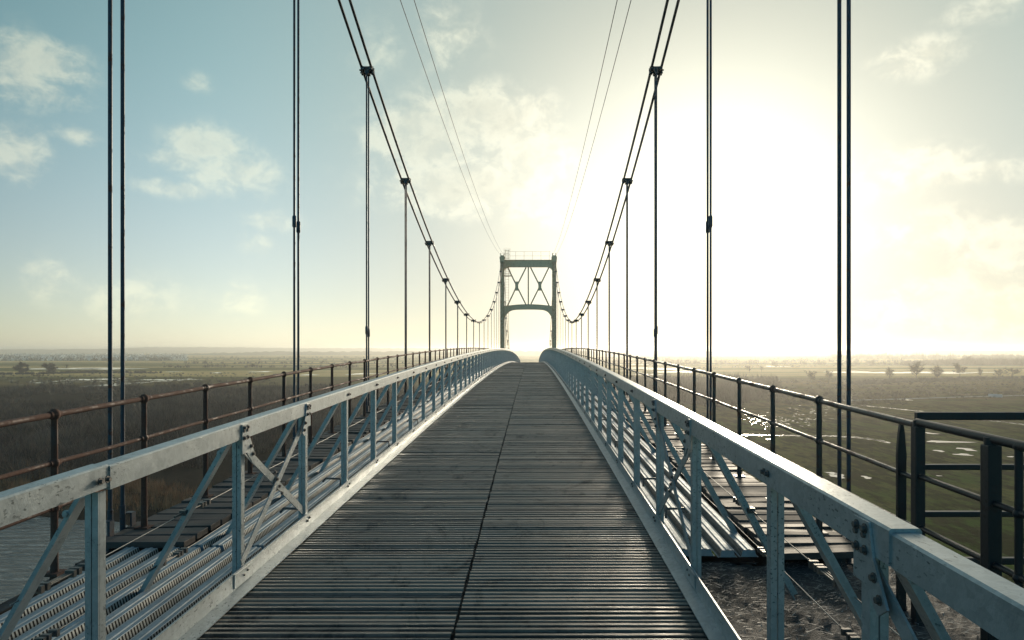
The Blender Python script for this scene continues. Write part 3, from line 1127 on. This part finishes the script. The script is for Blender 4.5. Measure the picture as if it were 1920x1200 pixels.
for i in range(8):
    off = 1.56 + 0.158 * i
    steel_plank(WC - off, 0.5, 5.27 + random.uniform(-.03, .03), 'slotted galvanised plank at lower left, %s out from the footway railing' % ['first', 'second', 'third', 'fourth', 'fifth', 'sixth', 'seventh', 'eighth'][i],
                'slotted steel planks at lower left')
for i in range(5):
    off = 1.56 + 0.158 * i
    steel_plank(WC - off, 5.32, 104, 'long galvanised planks left of the footway, %s row out from the railing' % ['first', 'second', 'third', 'fourth', 'fifth'][i],
                'rows of steel planks left of the footway')
for i in range(4):
    off = 1.58 + 0.165 * i
    steel_plank(WC + off, 5.22 + random.uniform(-.02, .02), 104, 'shining galvanised planks right of the footway, %s row out from the railing' % ['first', 'second', 'third', 'fourth'][i],
                'rows of steel planks right of the footway')


# ------------------------------------------------------------------ old plank footpaths and their rusty railings
def build_planks(sgn):
    side = 'left' if sgn < 0 else 'right'
    y = 5.30 if sgn < 0 else 5.06
    r = random.Random(8 + sgn)
    root = thing('plank_path', 'old weathered cross planks with gaps along the %s edge of the bridge' % side, 'plank path', (BC, 0, 0), 'old plank paths')
    b = MB()
    while y < 104:
        w = 0.19 + r.uniform(-0.012, 0.006)
        x0, x1 = 2.24 + r.gauss(0, 0.012), 2.945 + r.gauss(0, 0.014)
        z = fz(y) - 0.03 + r.gauss(0, 0.004)
        sk = r.gauss(0, 0.006)
        M = Matrix.Rotation(sk, 3, 'Z') @ Matrix.Rotation(r.gauss(0, 0.012), 3, 'Y') @ Matrix.Rotation(r.gauss(0, 0.02), 3, 'X')
        b.box((sgn * (x0 + x1) / 2, y + w / 2, z), (x1 - x0, w, 0.05), 0, M)
        y += 0.215
    b.build('planks', M_PLANK, root, bevel=0.004)
    st = [q for q in YS if 5.0 < q < 104]
    for xo in (2.32, 2.8):
        g = MB()
        g.sweep([(sgn * xo, q, fz(q) - 0.17) for q in st], [(-.05, -.2), (.05, -.2), (.05, .09), (-.05, .09)])
        g.build('edge_beam', M_DARK, root)


build_planks(-1)
build_planks(1)


def build_outer(sgn):
    side = 'left' if sgn < 0 else 'right'
    X = 2.80
    lab = 'thin rusty brown three rail tubular railing along the left edge of the bridge' if sgn < 0 else \
        'dark three rail tubular railing along the right edge of the bridge'
    root = thing('outer_railing', lab, 'railing', (BC, 0, 0), 'outer railings of the bridge')
    m_ = M_RUST if sgn < 0 else M_RAILR
    HS = (1.07, 0.74, 0.435)
    y0 = 2.0 if sgn < 0 else 4.16
    for i, h in enumerate(HS):
        b = MB()
        ys = [y0] + [q for q in YS if y0 + 0.1 < q < 103]
        r = random.Random(i + 5)
        b.tube([(sgn * X + r.gauss(0, 0.002), y, fz(y) + h + r.gauss(0, 0.0018)) for y in ys], 0.0205 if i == 0 else 0.0155, 10)
        b.build('top_rail' if i == 0 else 'lower_rail', m_, root)
    p = MB()
    p.tube([(0, 0, -0.12), (0, 0, 0.08), (0, 0, 0.38), (0, 0, 1.05)], [0.03, 0.025, 0.023, 0.021], 10)
    for h in HS:
        p.ball((0, 0, h), 0.037 if h > 1 else 0.033, 10, 6, 0, 1.1)
        p.tube([(0, -0.05, h), (0, 0.05, h)], 0.0255 if h > 1 else 0.021, 10)
    p.box((0, 0, -0.01), (0.11, 0.11, 0.02))
    first = None
    ph = LP / 4
    n = 0
    y = 4.65 if sgn < 0 else 5.58
    while y < 103 and n < 99:
        loc = (sgn * X, y, fz(y))
        if first is None:
            first = p.build('post', m_, root, loc)
        else:
            c = first.copy()
            COL.objects.link(c)
            c.parent = root
            c.location = loc
        y += ph
        n += 1
    if sgn > 0:
        # the near end: flat pointed stanchion, two heavy posts and a thin one, on pipe rails
        Xn = X
        for h, rr in ((1.085, 0.024), (0.76, 0.017), (0.45, 0.017)):
            b = MB()
            b.tube([(Xn, 1.2, fz(1.2) + h + 0.03), (Xn, 3.0, fz(3.0) + h + 0.01), (Xn, 4.16, fz(4.16) + h)], rr, 10)
            b.build('pipe_rail', M_GATE, root)
        for y, w in ((4.15, 0.060), (3.49, 0.070)):
            b = MB()
            b.box((Xn, y, fz(y) + 0.38), (w, w, 1.36))
            b.tube([(Xn, y, fz(y) + 1.05), (Xn, y, fz(y) + 1.098)], w * 0.48, 12)
            b.build('heavy_post', M_GATE, root, bevel=0.006)
        b = MB()
        y = 4.34
        z = fz(y)
        b.prism([(Xn - .026, z - .3), (Xn + .026, z - .3), (Xn + .028, z + .86), (Xn + .018, z + .99), (Xn + .006, z + 1.07), (Xn - .006, z + 1.07), (Xn - .018, z + .99), (Xn - .028, z + .86)], y - 0.012, y + 0.012, 'y')
        b.build('pointed_stanchion', M_GATE, root)
        b = MB()
        b.tube([(Xn, 3.29, fz(3.29) - 0.3), (Xn, 3.29, fz(3.29) + 1.08)], 0.019, 10)
        for h in (1.085, 0.76, 0.45):
            b.ball((Xn, 3.29, fz(3.29) + h), 0.027)
        b.build('thin_post', M_GATE, root)


build_outer(-1)
build_outer(1)


def build_cross_fence():
    root = thing('cross_fence', 'black four rail fence running off to the right from the heavy post', 'fence', (2.37, 4.22, fz(4.2)))
    for h, rr in ((1.115, 0.024), (0.80, 0.017), (0.51, 0.017), (0.22, 0.021)):
        b = MB()
        b.box((2.6, 0, h), (5.2, 0.04, rr * 2))
        b.build('rail', M_GATE, root, bevel=0.006)
    for x in (2.6, 5.2):
        b = MB()
        b.box((x, 0.06, 0.45), (0.06, 0.06, 1.5))
        b.build('post', M_GATE, root)


build_cross_fence()


# ------------------------------------------------------------------ rough ground on the abutment, lower right
def build_abutment():
    r = random.Random(17)
    b = MB()
    nx, ny = 46, 110
    x0, x1, y0, y1 = 1.00, 2.75, 0.2, 5.20
    vs = []
    for j in range(ny + 1):
        for i in range(nx + 1):
            x, y = x0 + (x1 - x0) * i / nx, y0 + (y1 - y0) * j / ny
            vs.append((x, y, fz(y) - 0.135 + 0.012 * math.sin(x * 9 + y * 4) + r.gauss(0, 0.006)))
    n = nx + 1
    b.add(vs, [(j * n + i, j * n + i + 1, (j + 1) * n + i + 1, (j + 1) * n + i) for j in range(ny) for i in range(nx)], True)
    st = MB()
    for _ in range(4200):
        x, y = r.uniform(x0, x1), r.uniform(1.5, y1 - .02)
        a = r.uniform(0, 3.14)
        ln = r.uniform(0.012, 0.05)
        w = r.uniform(0.002, 0.006)
        dx, dy = math.cos(a) * ln, math.sin(a) * ln * 0.7
        z = fz(y) - 0.122 + r.uniform(0, 0.012)
        st.add([(x - dx - dy * w / ln, y - dy + dx * w / ln, z), (x - dx + dy * w / ln, y - dy - dx * w / ln, z), (x + dx, y + dy, z + r.uniform(-.008, .016))], [(0, 1, 2)])
    tag(st.build('straw_litter', M_STRAW), kind='stuff')
    tag(b.build('rough_ground', M_DEBRIS), kind='structure')
    w = MB()
    w.box((1.87, 2.5, -12.12), (1.78, 5.4, 20.2))
    o = w.build('abutment', M_DARK)
    tag(o, 'dark masonry abutment carrying the straw covered ground at lower right', 'abutment')
    # joists below the near left planks
    t = thing('plank_frame', 'dark timber frame under the slotted planks at lower left', 'frame', (WC, 0, 0))
    for y in (0.9, 2.3, 3.7, 5.0):
        m = MB()
        m.box((-2.1, y, fz(y) - 0.165), (1.5, 0.12, 0.14))
        m.build('joist', M_DARK, t)
    m = MB()
    m.sweep([(-2.90, y, fz(y) - 0.14) for y in YS if y < 5.3], [(-.05, -.25), (.05, -.25), (.05, .05), (-.05, .05)])
    m.build('edge_board', M_DARK, t)


build_abutment()

# ------------------------------------------------------------------ suspension cables and hangers
HW = 2.98                       # hanger plane from the bridge centre


def build_cables():
    for sgn in (-1, 1):
        side = 'left' if sgn < 0 else 'right'
        for q in (-1, 1):
            io = 'outer' if q == sgn else 'inner'
            pts = []
            ys = [0.6 + 1.0 * i for i in range(78)]
            for y in ys:
                pts.append((BC + sgn * HW + (0.05 if sgn > 0 else 0) + q * 0.10, y, cable_z(y)))
            pts.append((BC + sgn * HW + (0.05 if sgn > 0 else 0) + q * 0.10, TY - 0.05, CABLE_TOP))
            for y, z in SIDE:
                pts.append((BC + sgn * HW + (0.05 if sgn > 0 else 0) + q * 0.10, y, z))
            b = MB()
            b.tube(pts, 0.0275, 10)
            o = b.build('main_cable', M_CABLE)
            tag(o, 'dark suspension cable sweeping to the far tower, %s of the %s pair' % (io, side), 'cable', 'main suspension cables')
            # thin tie wire between tower heads
            pts = []
            for i in range(41):
                f = i / 40
                pts.append((BC + sgn * HW + q * 0.19, 0.5 + (TY - 0.5) * f, 10.85 - 4 * 1.75 * f * (1 - f)))
            b = MB()
            b.tube(pts, 0.0115, 6)
            o = b.build('tie_wire', M_CABLE)
            tag(o, 'thin tie wire high overhead between tower tops, %s of the %s pair' % (io, side), 'wire', 'tie wires overhead')


build_cables()


def clamp_mesh():
    c = MB()
    c.box((0, 0, 0.015), (0.30, 0.18, 0.075))
    c.box((0, 0, 0.070), (0.27, 0.16, 0.03))
    for s in (-1, 1):
        c.tube([(s * 0.10, -0.16, 0.012), (s * 0.10, 0.16, -0.012)], 0.052, 12)
        for dy in (-0.06, 0.06):
            c.tube([(s * 0.15, dy, -0.085), (s * 0.15, dy, 0.085)], 0.017, 8)
            c.tube([(s * 0.15, dy, -0.10), (s * 0.15, dy, -0.07)], 0.028, 6)
        c.tube([(s * 0.16, -0.08, -0.02), (s * 0.19, -0.08, -0.02)], 0.025, 8)
    c.box((0, 0, -0.065), (0.11, 0.22, 0.09))
    c.v = [(q[0] * 0.80, q[1] * 0.80, q[2] * 0.76) for q in c.v]
    return c


def build_hangers():
    proto_clamp = None
    coup = None
    brk = None
    for sgn in (-1, 1):
        side = 'left' if sgn < 0 else 'right'
        spots = [(L0 + LP * i, cable_z(L0 + LP * i)) for i in range(17)] + [(y, z) for y, z in SIDE[:5]]
        for i, (y, zt) in enumerate(spots):
            zb = fz(y) - 0.28
            extra = ['', ', coupled above head height', ', coupled just above the horizon'][i] if i < 3 else ''
            if i >= 17:
                extra = ', beyond the tower'
            t = thing('hanger', 'twin rod hanger on the %s side, %s from the camera%s' % (side, ORD[i], extra), 'hanger', (BC + sgn * HW + (0.05 if sgn > 0 else 0), y, 0), 'hangers of the suspension bridge')
            for d in (-0.085, 0.085):
                b = MB()
                b.tube([(0, 0, zb), (0, 0, fz(y) + 0.18)], 0.022, 10)
                b.tube([(0, 0, fz(y) + 0.18), (0, 0, zt - 0.06)], 0.0165, 10)
                b.build('rod', M_ROD, t, (0, d, 0))
            cz = {0: 3.6, 1: 1.82, 2: 0.37}.get(i)
            if cz is not None:
                for d in (-0.085, 0.085):
                    if coup is None:
                        b = MB()
                        b.tube([(0, 0, -0.085), (0, 0, -0.07), (0, 0, 0.07), (0, 0, 0.085)], [0.021, 0.029, 0.029, 0.021], 12)
                        coup = b.build('coupling', M_ROD, t, (0, d, cz - d * 0.3))
                    else:
                        dup(coup, t, (0, d, cz - d * 0.3))
            if proto_clamp is None:
                proto_clamp = clamp_mesh().build('clamp', M_CLAMP, t, (0, 0, zt))
            else:
                dup(proto_clamp, t, (0, 0, zt))
            if brk is None:
                b = MB()
                for q in (-0.15, 0.15):
                    b.box((0.05, q, 0.02), (0.012, 0.06, 0.16))
                    b.box((0.025, q, 0.104), (0.062, 0.06, 0.008))
                b.box((0, 0, -0.10), (0.14, 0.42, 0.05))
                brk = b.build('foot_bracket', M_ROD, t, (0, 0, fz(y)))
            elif i < 17:
                dup(brk, t, (0, 0, fz(y)))
            if i < 17 and sgn < 0:
                g = MB()
                g.box((0, 0, fz(y) - 0.42), (6.5, 0.22, 0.34))
                o = g.build('cross_girder', M_DARK, None, (BC, y, 0))
                tag(o, 'dark cross girder under the deck at the %s pair of hangers' % ORD[i], 'girder', 'cross girders under the deck')


build_hangers()


# ------------------------------------------------------------------ far tower
def build_tower():
    t = thing('bridge_tower', 'weathered glare-toned steel portal tower with crossed bracing at the far end of the span', 'bridge tower', (BC, TY, 0))
    PX = 2.98
    for s in (-1, 1):
        b = MB()
        w = 0.42
        # plated box leg with flange edges
        b.box((s * PX, 0, -6.0), (w, 0.7, 32.0))
        for q in (-1, 1):
            b.box((s * PX + q * (w / 2 + 0.012), -0.3, -6.0), (0.05, 0.09, 31.9))
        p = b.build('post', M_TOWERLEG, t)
        for z in (0.6, 2.2, 3.4, 5.4, 7.2, 8.6):
            c = MB()
            c.box((s * PX, -0.01, z), (w + 0.10, 0.74, 0.07))
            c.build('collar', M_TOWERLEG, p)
        b = MB()
        b.box((s * PX, 0, 10.18), (0.56, 0.86, 0.36))
        b.box((s * PX, 0, 10.50), (0.62, 0.94, 0.30))
        b.box((s * PX, 0, 10.72), (0.46, 0.7, 0.14))
        for q in (-1, 1):
            b.tube([(s * PX + q * 0.19, 0, 10.6), (s * PX + q * 0.19, 0, 11.1)], 0.05, 8)
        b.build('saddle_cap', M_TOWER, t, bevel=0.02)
    # head beam with knee brackets
    b = MB()
    top, bot = 10.22, 9.46
    xi = PX - 0.215
    poly = [(-xi, top), (-xi, bot - 0.42), (-xi + 0.12, bot - 0.20), (-xi + 0.45, bot)] + [(xi - 0.45, bot), (xi - 0.12, bot - 0.20), (xi, bot - 0.42), (xi, top)]
    b.prism(poly, -0.22, 0.22, 'y')
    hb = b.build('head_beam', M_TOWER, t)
    b = MB()
    b.box((0, 0, top + 0.03), (2 * xi - 0.02, 0.62, 0.05))
    b.box((0, -0.235, bot + 0.05), (2 * xi - 0.95, 0.03, 0.09))
    b.build('flange', M_TOWER, hb)
    # arched portal beam
    b = MB()
    up, dn = [], []
    for i in range(25):
        f = -1 + 2 * i / 24
        up.append((f * xi, 4.97 + 0.22 * (1 - f * f)))
    for i in range(33):
        f = 1 - 2 * i / 32
        dn.append((f * xi, 4.58 - 1.05 * abs(f) ** 7 - 0.08 * f * f))
    n = len(dn)
    # strip mesh, front and back
    vs, fs = [], []
    N = 33
    for i in range(N):
        f = -1 + 2 * i / (N - 1)
        zu = 4.97 + 0.22 * (1 - f * f)
        zd = 4.58 - 1.05 * abs(f) ** 7 - 0.08 * f * f
        for yy in (-0.2, 0.2):
            vs += [(f * xi, yy, zu), (f * xi, yy, zd)]
    for i in range(N - 1):
        a, c = i * 4, (i + 1) * 4
        fs += [(a, a + 1, c + 1, c), (a + 2, c + 2, c + 3, a + 3), (a, c, c + 2, a + 2), (a + 1, a + 3, c + 3, c + 1)]
    b.add(vs, fs)
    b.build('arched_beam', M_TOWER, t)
    # middle strut and four diagonals per panel
    b = MB()
    b.box((0, 0, 7.33), (0.15, 0.2, 4.24))
    b.build('strut', M_TOWER, t)
    for s in (-1, 1):
        cx, cz = s * 1.33, 7.28
        for (ax, az) in ((s * 0.26, 9.42), (s * 2.36, 9.42), (s * 0.30, 5.2), (s * 2.40, 5.0)):
            b = MB()
            b.bar((cx + (ax - cx) * 0.12, 0, cz + (az - cz) * 0.12), (ax, 0, az), 0.15, 0.14, (1, 0, 0))
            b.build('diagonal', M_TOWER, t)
        b = MB()
        b.prism([(cx - .30, cz - .52), (cx + .30, cz - .52), (cx + .18, cz - .2), (cx + .18, cz + .2), (cx + .30, cz + .52), (cx - .30, cz + .52), (cx - .18, cz + .2), (cx - .18, cz - .2)], -0.10, 0.10, 'y')
        b.build('gusset_plate', M_TOWER, t)
    # inspection rail on the head beam
    b = MB()
    for i in range(6):
        x = -xi + 0.35 + i * (2 * xi - 0.7) / 5
        b.tube([(x, -0.28, top + 0.05), (x, -0.28, top + 1.0)], 0.015, 6)
    for z in (top + 0.5, top + 1.0):
        b.tube([(-xi + 0.2, -0.28, z), (xi - 0.2, -0.28, z)], 0.012, 6)
    b.build('inspection_rail', M_TOWER, t)
    # caged ladder and landing on the left leg
    lad = MB()
    lx = -PX + 0.55
    for s in (-0.19, 0.19):
        lad.tube([(lx + s, -0.42, -1.2), (lx + s, -0.42, top + 1.2)], 0.022, 6)
    z = -1.0
    while z < top + 1.1:
        lad.tube([(lx - 0.19, -0.42, z), (lx + 0.19, -0.42, z)], 0.014, 5)
        z += 0.3
    ld = lad.build('ladder', M_TOWER, t)
    cg = MB()
    z = 8.6
    while z < top + 1.3:
        cg.tube([(lx + 0.36 * math.cos(a), -0.42 - 0.36 * math.sin(a) * 1.3, z) for a in [math.pi * i / 10 for i in range(11)]], 0.014, 5)
        z += 0.45
    for a in (0.3, 0.9, 1.57, 2.2, 2.85):
        cg.tube([(lx + 0.36 * math.cos(a), -0.42 - 0.468 * math.sin(a), 8.6), (lx + 0.36 * math.cos(a), -0.42 - 0.468 * math.sin(a), top + 1.35)], 0.012, 5)
    cg.build('cage', M_TOWER, ld)
    b = MB()
    b.box((-PX + 0.62, -0.5, 8.40), (0.82, 0.7, 0.05))
    for x in (-PX + 0.25, -PX + 1.0):
        b.tube([(x, -0.82, 8.40), (x, -0.82, 8.85)], 0.02, 6)
    b.tube([(-PX + 0.25, -0.82, 8.62), (-PX + 1.0, -0.82, 8.62)], 0.02, 6)
    b.build('landing', M_TOWER, t)


build_tower()


# ------------------------------------------------------------------ the hazy winter air
def build_haze():
    m = bpy.data.materials.new('haze_air')
    m.use_nodes = True
    t = m.node_tree
    for nd in list(t.nodes):
        t.nodes.remove(nd)
    o = t.nodes.new('ShaderNodeOutputMaterial')
    v = t.nodes.new('ShaderNodeVolumePrincipled')
    v.inputs['Color'].default_value = (0.96, 0.95, 0.90, 1)
    v.inputs['Density'].default_value = 0.00030
    v.inputs['Anisotropy'].default_value = 0.65
    t.links.new(v.outputs[0], o.inputs['Volume'])
    b = MB()
    b.box((0, 4300, -4.0), (18400, 9500, 40.0))
    h = b.build('haze', m)
    tag(h, kind='stuff')


build_haze()
